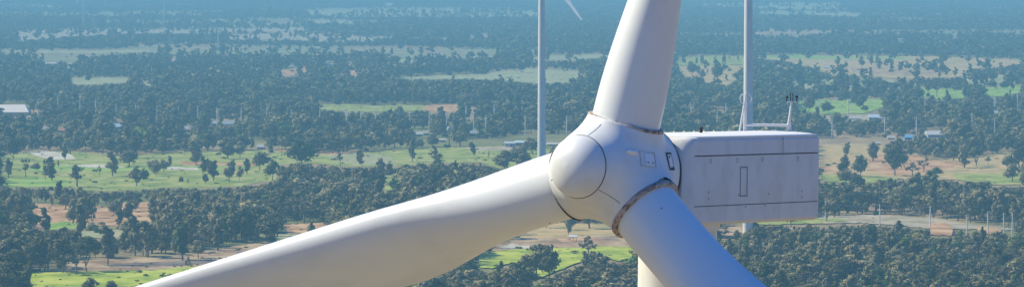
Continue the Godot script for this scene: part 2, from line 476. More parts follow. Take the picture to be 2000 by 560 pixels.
func lobes_of(kind: String, v: int) -> Array:
	var out := []
	match kind:
		"round":
			for k in 7 + v % 3:
				var a := TAU * k / 7.0 + rng.randf() * 0.6
				var r := rng.randf_range(1.0, 2.2)
				out.append([Vector3(cos(a) * r, rng.randf_range(4.0, 7.2), sin(a) * r), Vector3(1, 0.85, 1) * rng.randf_range(1.4, 2.1)])
			out.append([Vector3(rng.randf_range(-0.5, 0.5), 8.0, rng.randf_range(-0.5, 0.5)), Vector3(1.8, 1.5, 1.8)])
			out.append([Vector3(0, 4.0, 0), Vector3(2.4, 1.7, 2.4)])
		"tall":
			for k in 8:
				var y := 2.6 + 6.4 * k / 7.0
				var w := 1.55 - absf(y - 5.5) * 0.14
				var a := rng.randf() * TAU
				out.append([Vector3(cos(a) * 0.8, y, sin(a) * 0.8), Vector3(w, w * rng.randf_range(0.7, 1.0), w) * rng.randf_range(0.75, 1.1)])
		"umbrella":
			for k in 8:
				var a := TAU * k / 8.0
				var r := rng.randf_range(1.4, 2.6)
				out.append([Vector3(cos(a) * r, rng.randf_range(6.3, 7.8), sin(a) * r), Vector3(1.5, 1.1, 1.5) * rng.randf_range(0.8, 1.1)])
			out.append([Vector3(0, 8.4, 0), Vector3(2.0, 1.4, 2.0)])
		"bush":
			for k in 7:
				var a := TAU * k / 7.0
				out.append([Vector3(cos(a) * 2.6, rng.randf_range(2.2, 5.0), sin(a) * 2.6), Vector3(2.6, 2.6, 2.6) * rng.randf_range(0.8, 1.15)])
			out.append([Vector3(0, 6.6, 0), Vector3(3.0, 2.8, 3.0)])
		"bare":
			for k in 9:
				var a := rng.randf() * TAU
				var r := rng.randf_range(0.6, 2.4)
				out.append([Vector3(cos(a) * r, rng.randf_range(4.0, 8.8), sin(a) * r), Vector3(1, 0.9, 1) * rng.randf_range(0.6, 1.2)])
		"palm":
			out.append([Vector3(0, 9.0, 0), Vector3(1.6, 0.8, 1.6)])
	return out

func trunk(st: SurfaceTool, kind: String, lobes: Array, sides := 5) -> void:
	st.set_color(Color(1, 1, 1))
	if kind == "bush":
		for k in 4:
			var a := TAU * k / 4.0
			tube(st, Vector3(cos(a) * 0.3, 0, sin(a) * 0.3), Vector3(cos(a) * 1.4, 3.4, sin(a) * 1.4), 0.2, 0.1, sides)
		return
	var fork := 2.8 if kind == "round" else 6.4
	if kind == "umbrella": fork = 1.4
	if kind == "bare": fork = 3.0
	var lean := Vector3(rng.randf_range(-0.3, 0.3), fork, rng.randf_range(-0.3, 0.3))
	tube(st, Vector3.ZERO, lean, 0.26, 0.17, sides)
	for l in lobes:
		var e: Vector3 = l[0]
		var s := lean
		if kind == "tall" and e.y < 6.4: s = Vector3(0, e.y * 0.75, 0)
		tube(st, s, e, 0.1, 0.035, 4)

func make_crowns() -> void:
	for spec in [["round", 4, 1], ["tall", 4, 1], ["umbrella", 2, 1], ["bush", 2, 1], ["bare", 3, 1]]:
		var kind: String = spec[0]
		for lod in 3:
			crowns[kind + str(lod)] = []
			var many: int = [2000, 760, 240][lod]
			var size: float = [0.52, 0.85, 1.4][lod]
			if kind == "bare": many = int(many * 0.4); size *= 0.75
			if kind == "bush": size *= 1.4
			for v in (spec[1] if lod < 2 else 2):
				var lobes := lobes_of(kind, v)
				var c := new_st()
				crown(c, lobes, many, size, 0.3)
				var both := [c.commit()]
				if lod == 0:
					var t := new_st()
					trunk(t, kind, lobes)
					both.append(done(t))
				crowns[kind + str(lod)].append(both)

# leaf albedos: real, dull greens of dry-season woodland
func leaf_tint(kind: String, n: float, r: RandomNumberGenerator) -> Color:
	var c := Color(0.155, 0.14, 0.06)
	if kind == "bare": c = Color(0.15, 0.125, 0.095)
	elif kind == "bush": c = Color(0.09, 0.12, 0.04)
	c = c.lerp(Color(0.36, 0.31, 0.165), clampf(n * 1.2 + 0.3 + r.randfn() * 0.38, 0, 1))
	var k := r.randf_range(0.7, 1.3)
	if r.randf() < 0.07: c = Color(0.16, 0.23, 0.055)
	if r.randf() < 0.025: c = Color(0.2, 0.16, 0.09)
	return Color(c.r * k, c.g * k, c.b * k)

var tints := []

func make_tints() -> void:
	var r := RandomNumberGenerator.new()
	r.seed = 71
	for i in 14:
		var kind: String = ["tall", "bare", "bush"][[0, 0, 0, 0, 0, 0, 0, 0, 0, 1, 1, 1, 2, 2][i]]
		var c := Color(0.125, 0.118, 0.054).lerp(Color(0.36, 0.31, 0.165), (i % 9) / 8.0)
		if kind == "bare": c = Color(0.15, 0.125, 0.095) * (0.8 + 0.2 * (i - 9))
		if kind == "bush": c = Color(0.08, 0.12, 0.04) * (0.85 + 0.3 * (i - 12))
		var m := plain(lin(c.r, c.g, c.b), 0.85, 0.2)
		m.vertex_color_use_as_albedo = true
		m.cull_mode = BaseMaterial3D.CULL_DISABLED
		m.backlight_enabled = true
		m.backlight = lin(0.17, 0.17, 0.07)
		tints.append(m)

func plant(kind: String, at: Vector3, high: float, wide: float, tint: int, label: String, group := "", called := "", variant := -1) -> Node3D:
	var pool: Array = crowns[kind + "0"]
	var both: Array = pool[variant % pool.size() if variant >= 0 else rng.randi() % pool.size()]
	var o := thing(called if called else ("shrub" if kind == "bush" else "tree"), label, "shrub" if kind == "bush" else "tree", at, group)
	var turn := Basis(Vector3.UP, rng.randf() * TAU).scaled(Vector3(high * 0.1 * wide, high * 0.1, high * 0.1 * wide))
	var t := obj("trunk" if kind != "bush" else "stems", both[1], M.bark, o)
	t.basis = turn
	var c := obj("crown", both[0], tints[tint % tints.size()], o)
	c.basis = turn
	return o

# single trees: base x, base y, top y in the photograph
func make_single_trees() -> void:
	for row in [
		["round", 23, 311, 267, 1.0, 0, "large dark tree at the left edge of the green pasture"],
		["tall", 14, 348, 308, 1.0, 7, "thin grey-green tree in the pasture nearest the left edge"],
		["bare", 48, 346, 306, 1.0, 10, "sparse pale tree in the pasture right of the thin tree"],
		["bare", 86, 351, 308, 0.6, 9, "very thin bare tree in the middle of the left pasture"],
		["tall", 99, 354, 318, 1.2, 1, "dark upright tree standing alone in the left pasture"],
		["bare", 112, 329, 311, 0.8, 11, "small sparse tree behind the dark upright pasture tree"],
		["tall", 125, 312, 278, 1.0, 4, "slender tree beside the pale sandy patch"],
		["tall", 146, 349, 322, 1.3, 3, "short bushy tree in the pasture beside the upright one"],
		["bare", 193, 343, 320, 0.8, 10, "faint thin tree near the sandy strip"],
		["bare", 217, 344, 300, 0.7, 9, "tall bare thin-stemmed tree in the pasture"],
		["round", 260, 308, 262, 0.8, 0, "big dark tree at the far edge of the pasture"],
		["bush", 256, 348, 332, 1.0, 4, "grey shrub left of the dark round shrub"],
		["bush", 279, 350, 327, 1.0, 0, "dark round shrub in the middle of the pasture"],
		["round", 303, 344, 313, 0.9, 6, "grey-green tree right of the dark round shrub"],
		["tall", 330, 324, 304, 1.0, 5, "small lone tree by the sandy strip"],
		["tall", 378, 316, 274, 1.2, 2, "dark tree at the corner of the pasture"],
		["bush", 352, 355, 343, 0.8, 4, "small grey shrub below the pasture corner"],
		["tall", 395, 340, 305, 1.1, 1, "dark narrow tree, left one of a pair"],
		["tall", 416, 353, 312, 1.2, 0, "dark narrow tree, right one of a pair"],
		["round", 400, 360, 338, 0.9, 1, "short dark tree under the narrow pair"],
		["round", 447, 356, 313, 0.8, 5, "grey tree with a visible trunk beside the reddish strip"],
		["round", 467, 352, 322, 0.8, 7, "pale small tree right of the visible trunk"],
		["tall", 481, 341, 308, 1.0, 2, "dark small tree on the reddish strip"],
		["round", 500, 320, 307, 0.8, 2, "tiny round tree beyond the reddish strip"],
		["round", 531, 352, 309, 1.0, 0, "dark rounded tree at the right end of the pasture"],
		["bare", 664, 326, 286, 0.8, 10, "twisted bare tree at the near edge of the middle field"],
		["tall", 742, 346, 308, 1.2, 5, "tall loose tree rising into the middle field"],
		["round", 820, 352, 316, 1.2, 0, "dark rounded tree below the middle field"],
		["tall", 848, 308, 284, 1.1, 6, "lone tree in the middle field"],
		["bare", 955, 312, 291, 0.3, 9, "leafless pole-thin tree in the middle field"],
		["bush", 1021, 298, 281, 1.3, 4, "round shrub in front of the long low house"],
		["umbrella", 167, 530, 461, 1.15, 0, "spreading multi-stemmed tree above the yellow-green crop"],
		["tall", 209, 517, 440, 0.8, 3, "slender tree with a bare lower trunk on the brown strip"],
		["bare", 365, 530, 496, 0.7, 9, "small scraggly tree just above the blade"],
		["bare", 178, 447, 398, 0.8, 10, "thin tree casting a shadow on the reddish clearing"],
		["tall", 231, 445, 403, 1.0, 2, "dark tree at the edge of the reddish clearing"],
		["round", 140, 437, 404, 1.1, 1, "round tree beside the green patch in the reddish clearing"],
		["tall", 252, 444, 390, 1.0, 4, "tall tree at the right of the reddish clearing"],
		["tall", 262, 500, 424, 0.9, 5, "tall tree before the wood above the brown strip"],
		["round", 76, 528, 452, 0.9, 2, "grey tree beside the yellow-green crop, by the left wood"],
		["round", 120, 532, 458, 1.0, 1, "dark tree at the left end of the brown strip"],
		["bush", 14, 575, 510, 1.1, 0, "large dark shrub in the bottom left corner"],
		["bush", 44, 570, 536, 1.0, 1, "dark shrub beside the corner shrub"],
		["bush", 216, 566, 546, 1.2, 0, "dark low shrub at the bottom edge, before the crop"],
		["round", 1073, 550, 473, 0.85, 0, "tall dark tree standing before the bright yellow-green crop"],
		["tall", 978, 556, 508, 0.9, 3, "narrow dark tree at the left end of the bright crop"],
		["round", 1011, 560, 508, 1.1, 1, "round-topped dark tree left of the tall dark one"],
		["tall", 1176, 552, 494, 1.2, 5, "loose green tree at the right of the bright crop"],
		["round", 1648, 344, 304, 0.95, 0, "dark egg-shaped tree nearest the nacelle in the dry meadow"],
		["round", 1681, 346, 300, 1.0, 1, "dark egg-shaped tree, second from the nacelle"],
		["round", 1750, 344, 277, 0.95, 0, "large dark tree in the middle of the dry meadow"],
		["tall", 1707, 316, 277, 1.4, 4, "grey tree behind the second egg-shaped tree"],
		["tall", 1656, 306, 277, 1.2, 6, "pale tree behind the egg-shaped tree by the nacelle"],
		["bare", 1768, 328, 290, 1.2, 9, "grey sparse tree right of the large meadow tree"],
		["tall", 1886, 329, 279, 1.3, 7, "drooping grey-green tree at the right of the dry meadow"],
		["umbrella", 1908, 326, 287, 1.2, 1, "flat-topped tree with a visible trunk in the dry meadow"],
		["bare", 1932, 323, 302, 0.9, 11, "small pale tree beside the flat-topped tree"],
		["tall", 1993, 329, 274, 1.2, 0, "dark tree at the right edge of the dry meadow"],
		["round", 1352, 147, 118, 1.0, 0, "dark rounded tree by the raised blade"],
		["tall", 1372, 126, 107, 1.0, 2, "small upright tree in the pasture by the raised blade"],
		["round", 1402, 158, 121, 1.05, 0, "dark round tree left of the right tower"],
		["round", 1373, 156, 133, 0.9, 6, "small grey tree between two dark round trees"],
		["round", 1564, 132, 114, 0.8, 0, "dark oval tree at the left of the wide meadow"],
		["round", 1685, 132, 111, 0.9, 2, "tall oval tree in the wide meadow, left of a pair"],
		["tall", 1704, 129, 105, 0.9, 4, "thin tree in the wide meadow, right of a pair"],
		["tall", 1720, 132, 114, 0.9, 6, "pale small tree right of the meadow pair"],
		["round", 1744, 132, 117, 0.7, 2, "small oval lone tree in the wide meadow"],
		["bush", 1792, 136, 122, 1.2, 0, "dark round shrub with a shadow in the wide meadow"],
		["tall", 1828, 141, 114, 1.3, 0, "dark upright tree at the right of the wide meadow"],
		["round", 1842, 145, 121, 1.0, 1, "dark round tree beside the upright meadow tree"],
		["round", 1982, 148, 123, 1.1, 0, "dark rounded tree near the right edge, above the paddock"],
		["bush", 1664, 159, 145, 1.1, 1, "dark shrub below the wide meadow"],
		["tall", 1641, 179, 145, 1.4, 2, "grey-green oval tree below the wide meadow"],
		["bush", 1678, 137, 133, 1.0, 1, "tiny dark shrub in the brown band"],
	]:
		var g := ground(row[1], row[2])
		var high: float = (row[2] - row[3]) * seen_at(g).z / F
		plant(row[0], g, high, row[4], row[5], row[6])

func make_woods() -> void:
	var gap := FastNoiseLite.new()
	gap.seed = 12; gap.frequency = 0.0022; gap.fractal_octaves = 3
	var streak := FastNoiseLite.new()
	streak.seed = 13; streak.frequency = 0.0016; streak.fractal_octaves = 3
	var stand := FastNoiseLite.new()
	stand.seed = 14; stand.frequency = 0.012; stand.fractal_octaves = 3
	var r := RandomNumberGenerator.new()
	r.seed = 99
	var rows := []          # [place, kind, variant, high, wide, tint, turn, px, py, hp]
	var d := 1430.0
	while d < 12500.0:
		var step := 6.6 + d * 0.0006
		var half := 1420.0 / F * d
		var x := -half + r.randf() * step
		while x < half:
			var p := Vector3(x + r.randfn() * step * 0.3, 0, -d + r.randfn() * step * 0.35)
			x += step
			var q := seen_at(p)
			var g := gap.get_noise_2d(p.x, p.z)
			if g < -0.32 and d > 1950.0: continue
			if d > 4200.0 and streak.get_noise_2d(p.x * 0.4, p.z * 0.55) > 0.22 - 0.06 * clampf((d - 4200.0) / 4000.0, 0, 1) and r.randf() < 0.95: continue
			var s := stand.get_noise_2d(p.x, p.z)
			var kind := "round"
			var dice := r.randf()
			if s > 0.12: kind = "tall" if dice < 0.6 else ("round" if dice < 0.8 else "bare")
			elif s < -0.2: kind = "round" if dice < 0.55 else ("bush" if dice < 0.7 else "bare")
			else: kind = "round" if dice < 0.45 else ("tall" if dice < 0.75 else ("umbrella" if dice < 0.87 else "bare"))
			if kind == "bare" and d > 2600.0 and r.randf() < 0.6: kind = "round"
			var high := r.randf_range(4.5, 10.5) * (1.0 if d < 4500.0 else 0.9) + maxf(0, s) * 9.0 + (2.5 if r.randf() < 0.12 else 0.0)
			if kind == "bush": high *= 0.45
			# the right-hand paddocks and the scrub at the bottom right are lower
			if q.x > 1420.0 and q.y > 455.0: high *= 0.78
			var ok := false
			var luck := pow(r.randf(), 3.0) * 255.0
			for attempt in 3:
				var hp := high * F / q.z
				var wp := hp * 0.2
				var hit := 0
				var k := 0.0
				while k <= hp:
					var yy := int((q.y - k) * 0.5)
					if yy >= 0 and yy < MH:
						for dx in [-wp, 0.0, wp]:
							var xx := int((q.x + dx) * 0.5)
							if xx >= 0 and xx < MW: hit = maxi(hit, mask[yy * MW + xx])
					k += 3.0
				if hit == 0 or luck > hit:
					ok = true
					break
				high *= 0.55
				if high < 2.0: break
			if not ok: continue
			if high < 3.4: kind = "bush"
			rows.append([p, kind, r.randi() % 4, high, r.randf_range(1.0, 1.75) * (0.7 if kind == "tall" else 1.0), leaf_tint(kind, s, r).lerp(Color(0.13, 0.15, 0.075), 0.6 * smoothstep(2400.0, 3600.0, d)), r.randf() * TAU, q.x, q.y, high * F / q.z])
		d += step * 0.92
	# which trees show largest: nearest first over a cover map, with what the turbine hides already covered
	var cover := PackedByteArray()
	cover.resize(MW * MH)
	for hidden in [
		[280, 560, 1080, 312, 1110, 250, 1160, 225, 1222, 0, 1345, 0, 1302, 255, 1603, 255, 1600, 430, 1412, 437, 1412, 480, 1480, 560, 1255, 560, 1200, 465, 1120, 440, 860, 560],
		[1050, 0, 1067, 0, 1067, 320, 1050, 320], [1453, 0, 1471, 0, 1471, 250, 1453, 250]]:
		var poly := PackedVector2Array()
		for i in range(0, hidden.size(), 2): poly.append(Vector2(hidden[i], hidden[i + 1]))
		for y in 280:
			for x in MW:
				if Geometry2D.is_point_in_polygon(Vector2(x * 2 + 1, y * 2 + 1), poly): cover[y * MW + x] = 1
	var shown := []
	for i in rows.size():
		var t: Array = rows[i]
		if t[8] < 150.0: break
		var n := 0
		var w: float = t[9] * 0.22 * t[4] * (1.8 if t[1] == "bush" else 1.0)
		for y in range(int((t[8] - t[9]) * 0.5), int(t[8] * 0.5) + 1):
			if y < 0 or y >= 280: continue
			for x in range(int((t[7] - w) * 0.5), int((t[7] + w) * 0.5) + 1):
				if x >= 0 and x < MW and cover[y * MW + x] == 0:
					cover[y * MW + x] = 1
					n += 1
		if n > 12: shown.append([n, i])
	shown.sort_custom(func(a, b): return a[0] > b[0] or (a[0] == b[0] and a[1] < b[1]))
	var single := {}
	var shrubs := 0
	for e in shown:
		if single.size() >= 225: break
		if rows[e[1]][1] == "bush":
			shrubs += 1
			if shrubs > 80: continue
		single[e[1]] = true
	var buckets := {}
	var alike := {}
	for i in rows.size():
		var t: Array = rows[i]
		if single.has(i):
			var look: String = {"round": "rounded green", "tall": "tall narrow grey-green", "umbrella": "flat-topped dark green", "bush": "low bushy", "bare": "sparse grey-brown"}[t[1]]
			var where := wood_of(t[7], t[8])
			var noun := "shrub" if t[1] == "bush" else "tree"
			var tone := int(clampf((t[5].g - 0.11) / 0.18 * 8.0, 0, 8))
			if t[1] == "bare": tone = 9 + i % 3
			elif t[5].g > 0.36: tone = 12 + i % 2
			var shade := "dark " if tone < 3 else ("pale " if tone > 5 and tone < 9 else "")
			var tall := "taller " if t[3] > 10.0 else ("short " if t[3] < 6.0 else "")
			var label := "%s%s%s %s %s" % [tall, shade, look, noun, where]
			if label.split(" ").size() > 12: label = "%s%s %s %s" % [shade, look, noun, where]
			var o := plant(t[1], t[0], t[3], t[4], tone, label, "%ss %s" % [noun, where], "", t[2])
			if not alike.has(label): alike[label] = []
			alike[label].append([t[7], o])
			continue
		var lod := 0 if t[8] > 390.0 else (1 if t[8] > 170.0 else 2)
		var key := "%s%d/%d" % [t[1], lod, t[2] % crowns[t[1] + str(lod)].size()]
		if not buckets.has(key): buckets[key] = []
		buckets[key].append(t)
	var nth := ["leftmost", "second from left", "third from left", "fourth from left", "fifth from left", "sixth from left", "seventh from left", "eighth from left", "ninth from left"]
	for label in alike:
		var list: Array = alike[label]
		if list.size() < 2: continue
		list.sort_custom(func(a, b): return a[0] < b[0])
		for i in list.size():
			list[i][1].set_meta("label", "%s, %s" % [label, nth[i] if i < nth.size() else "%dth from left" % (i + 1)])
	var wood := Node3D.new()
	wood.name = "woodland"
	add_child(wood)
	tag(wood, "hazy dry-season woods of countless small trees covering the plain", "woodland", "", "stuff")
	for key in buckets:
		var parts: PackedStringArray = key.split("/")
		var both: Array = crowns[parts[0]][int(parts[1])]
		var list: Array = buckets[key]
		for piece in both.size():
			var mm := MultiMesh.new()
			mm.transform_format = MultiMesh.TRANSFORM_3D
			mm.use_colors = true
			mm.mesh = both[piece]
			mm.instance_count = list.size()
			for i in list.size():
				var t: Array = list[i]
				var hw: float = t[3] * 0.1 * t[4]
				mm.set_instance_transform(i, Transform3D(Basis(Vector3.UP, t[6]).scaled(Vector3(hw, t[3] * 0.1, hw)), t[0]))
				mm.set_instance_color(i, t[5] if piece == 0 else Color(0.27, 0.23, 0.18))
			var o := MultiMeshInstance3D.new()
			o.name = "tree_crowns" if piece == 0 else "tree_trunks"
			o.multimesh = mm
			o.material_override = M.foliage
			o.set_meta("kind", "stuff")
			wood.add_child(o, true)
	print("trees ", rows.size(), " single ", single.size())

# tussocks and seedlings that break up the open fields
func make_tussocks() -> void:
	var r := RandomNumberGenerator.new()
	r.seed = 311
	var spots := []
	for i in 4500:
		var d := 1450.0 * pow(3.2, r.randf())
		var p := Vector3(r.randf_range(-0.115, 0.115) * d, 0, -d)
		var q := seen_at(p)
		var x := int(q.x * 0.5)
		var y := int(q.y * 0.5)
		if x < 0 or x >= MW or y < 0 or y >= MH or mask[y * MW + x] < 150 or mask[y * MW + x] == 255: continue
		spots.append(p)
	var mm := MultiMesh.new()
	mm.transform_format = MultiMesh.TRANSFORM_3D
	mm.use_colors = true
	mm.mesh = crowns["bush2"][0][0]
	mm.instance_count = spots.size()
	for i in spots.size():
		var h := r.randf_range(0.03, 0.09) * (2.0 if r.randf() < 0.12 else 1.0)
		mm.set_instance_transform(i, Transform3D(Basis(Vector3.UP, r.randf() * TAU).scaled(Vector3(h * 2.2, h, h * 1.6)), spots[i]))
		mm.set_instance_color(i, Color(0.28, 0.33, 0.08).lerp(Color(0.48, 0.40, 0.20), r.randf()) * r.randf_range(0.6, 1.2))
	var o := MultiMeshInstance3D.new()
	o.name = "grass_tussocks"
	o.multimesh = mm
	o.material_override = M.foliage
	add_child(o)
	tag(o, "tussocks of grass and weeds scattered over the open fields", "grass", "", "stuff")

func wood_of(x: float, y: float) -> String:
	if x > 1240.0:
		if y > 452.0: return "in the scrub right of the lower blade" if x < 1700.0 else "in the bottom right scrub"
		if y > 340.0: return "between sandy track and dry meadow"
		if y > 225.0: return "beyond the right dry meadow"
		return "among the green paddocks at right"
	if x > 860.0 and y > 460.0: return "below the bright yellow-green crop"
	if y > 470.0: return "around the bottom-left crop" if x < 140.0 else "in the grove above the brown strip"
	if y > 350.0: return "left of the reddish clearing" if x < 70.0 else ("around the reddish clearing" if x < 290.0 else ("above the long blade" if x < 560.0 else "between middle field and blade"))
	if y > 225.0: return "behind the left pasture" if x < 500.0 else "behind the middle field"
	return "in the far woods beyond the pole line"

# ------------------------------------------------------------------ poles, houses, masts

func make_poles() -> void:
	var wires := []
	var proto: Node3D = null
	for row in [
		["the left power line", 1, [72, 193, 111, 192, 154, 195, 185, 195, 225, 202, 263, 204, 305, 206, 347, 207, 385, 207, 422, 209, 470, 210, 520, 212, 568, 213]],
		["the middle power line", 1, [624, 207, 676, 212, 704, 218, 733, 215, 800, 219, 838, 218, 872, 220]],
		["the line left of the thin tower", 1, [910, 206, 925, 218, 949, 224, 965, 204, 1020, 208, 1026, 225, 1107, 226]],
		["the line behind the nacelle", 1, [1351, 204, 1402, 219, 1419, 201, 1484, 199, 1600, 194]],
		["the line beyond the paddock", 1, [1658, 192, 1755, 187, 1809, 196, 1945, 187, 1990, 183]],
		["the line behind the right houses", 1, [1627, 229, 1730, 227, 1792, 228, 1901, 222, 1945, 232]],
		["the line beside the sandy track", 0, [1614, 392, 1720, 399, 1819, 402, 1891, 419, 1932, 414, 1963, 416, 1980, 417]],
	]:
		var pts: Array = row[2]
		var tops := []
		for i in range(0, pts.size(), 2):
			var high := 12.0 if row[1] else 8.5
			var dist: float = (EYE - high) * F / (pts[i + 1] + 88.0)
			var top := point(pts[i], pts[i + 1], dist)
			var base := Vector3(top.x, 0, top.z)
			var px: float = pts[i]
			var mid := "pale concrete pole in %s" % row[0]
			if i == 0: mid = "leftmost pale concrete pole of %s" % row[0]
			elif i == pts.size() - 2: mid = "rightmost pale concrete pole of %s" % row[0]
			else: mid = "%s pale concrete pole from the left in %s" % [["second", "third", "fourth", "fifth", "sixth", "seventh", "eighth", "ninth", "tenth", "eleventh", "twelfth"][i / 2 - 1], row[0]]
			var o: Node3D
			if proto == null:
				o = thing("power_pole", mid, "utility pole", base, "power poles crossing the plain")
				proto = o
				var st := new_st()
				lathe(st, Vector3.ZERO, Vector3.UP, [[0.36, 0.0], [0.26, 12.0]], 8)
				obj("post", done(st), M.concrete_pole, o)
				var arm := obj("crossarm", box_mesh(Vector3(0, 11.3, 0), Vector3(1.7, 0.14, 0.14)), M.concrete_pole, o)
				for s in [-0.75, 0.0, 0.75]:
					var ins := new_st()
					lathe(ins, Vector3(s, 11.37, 0), Vector3.UP, [[0.05, 0.0], [0.09, 0.1], [0.05, 0.25]], 6)
					obj("insulator", done(ins), M.steel, arm)
			else:
				o = proto.duplicate()
				o.name = numbered("power_pole")
				add_child(o)
				tag(o, mid, "utility pole", "power poles crossing the plain")
			o.position = base
			o.scale = Vector3.ONE * (high / 12.0)
			tops.append(Vector3(base.x, high * 0.96, base.z))
			var q := seen_at(base)
			mark_rect(px - 2.0, pts[i + 1], px + 2.0, minf(q.y, pts[i + 1] + (30.0 if row[1] else 32.0)), 235)
		var st := new_st()
		for i in tops.size() - 1:
			var last: Vector3 = tops[i]
			for k in 6:
				var t := (k + 1) / 6.0
				var p: Vector3 = tops[i].lerp(tops[i + 1], t) - Vector3(0, 1.2 * 4.0 * t * (1.0 - t), 0)
				tube(st, last, p, 0.02, 0.02, 4)
				last = p
		var w := obj("overhead_wire", done(st), M.wire, self)
		tag(w, "thin overhead wire strung along %s" % row[0], "wire", "overhead wires")

# x, y of the middle of the wall's foot, width and wall height and roof height in photo pixels, depth in metres
func house(px: float, py: float, w: float, wall: float, roof: float, wall_c: Color, roof_c: Color, label: String, called := "house", turn := 0.0, hip := 0.0, openings := true) -> void:
	var g := ground(px, py)
	var m := seen_at(g).z / F
	var o := thing(called, label, "house" if called == "house" else ("shed" if called != "warehouse" else "warehouse"), g)
	o.rotation.y = turn
	var W := w * m
	var H := wall * m
	var R := maxf(roof * m, 0.3)
	var D := W * 0.7
	var wm := plain(wall_c, 0.85)
	var rm := plain(roof_c, 0.55)
	var wl := obj("wall", box_mesh(Vector3(0, H * 0.5, 0), Vector3(W, H, D)), wm, o)
	var e := 0.3
	var st := new_st()
	st.set_smooth_group(-1)
	var a := Vector3(-W * 0.5 - e, H, D * 0.5 + e)
	var b := Vector3(W * 0.5 + e, H, D * 0.5 + e)
	var c := Vector3(W * 0.5 + e, H, -D * 0.5 - e)
	var d := Vector3(-W * 0.5 - e, H, -D * 0.5 - e)
	var ra := Vector3(-W * 0.5 - e + hip * W, H + R, 0)
	var rb := Vector3(W * 0.5 + e - hip * W, H + R, 0)
	quad(st, a, ra, rb, b); quad(st, c, rb, ra, d)
	tri(st, a, d, ra); tri(st, b, rb, c); quad(st, a, b, c, d)
	obj("roof", done(st), rm, o)
	if openings:
		var dm := plain(lin(0.09, 0.07, 0.06), 0.6)
		var dh := minf(2.0, H * 0.8)
		obj("door", box_mesh(Vector3(W * 0.1, dh * 0.5, D * 0.5 + 0.02), Vector3(0.9, dh, 0.06)), dm, wl)
		for s in ([-0.28, 0.33] if W > 5.0 else [-0.25]):
			obj("window", box_mesh(Vector3(W * s, H * 0.55, D * 0.5 + 0.02), Vector3(1.1, minf(1.0, H * 0.4), 0.05)), dm, wl)
	mark_rect(px - w * 0.5, py - wall - roof, px + w * 0.5, py - wall * 0.3, 255)

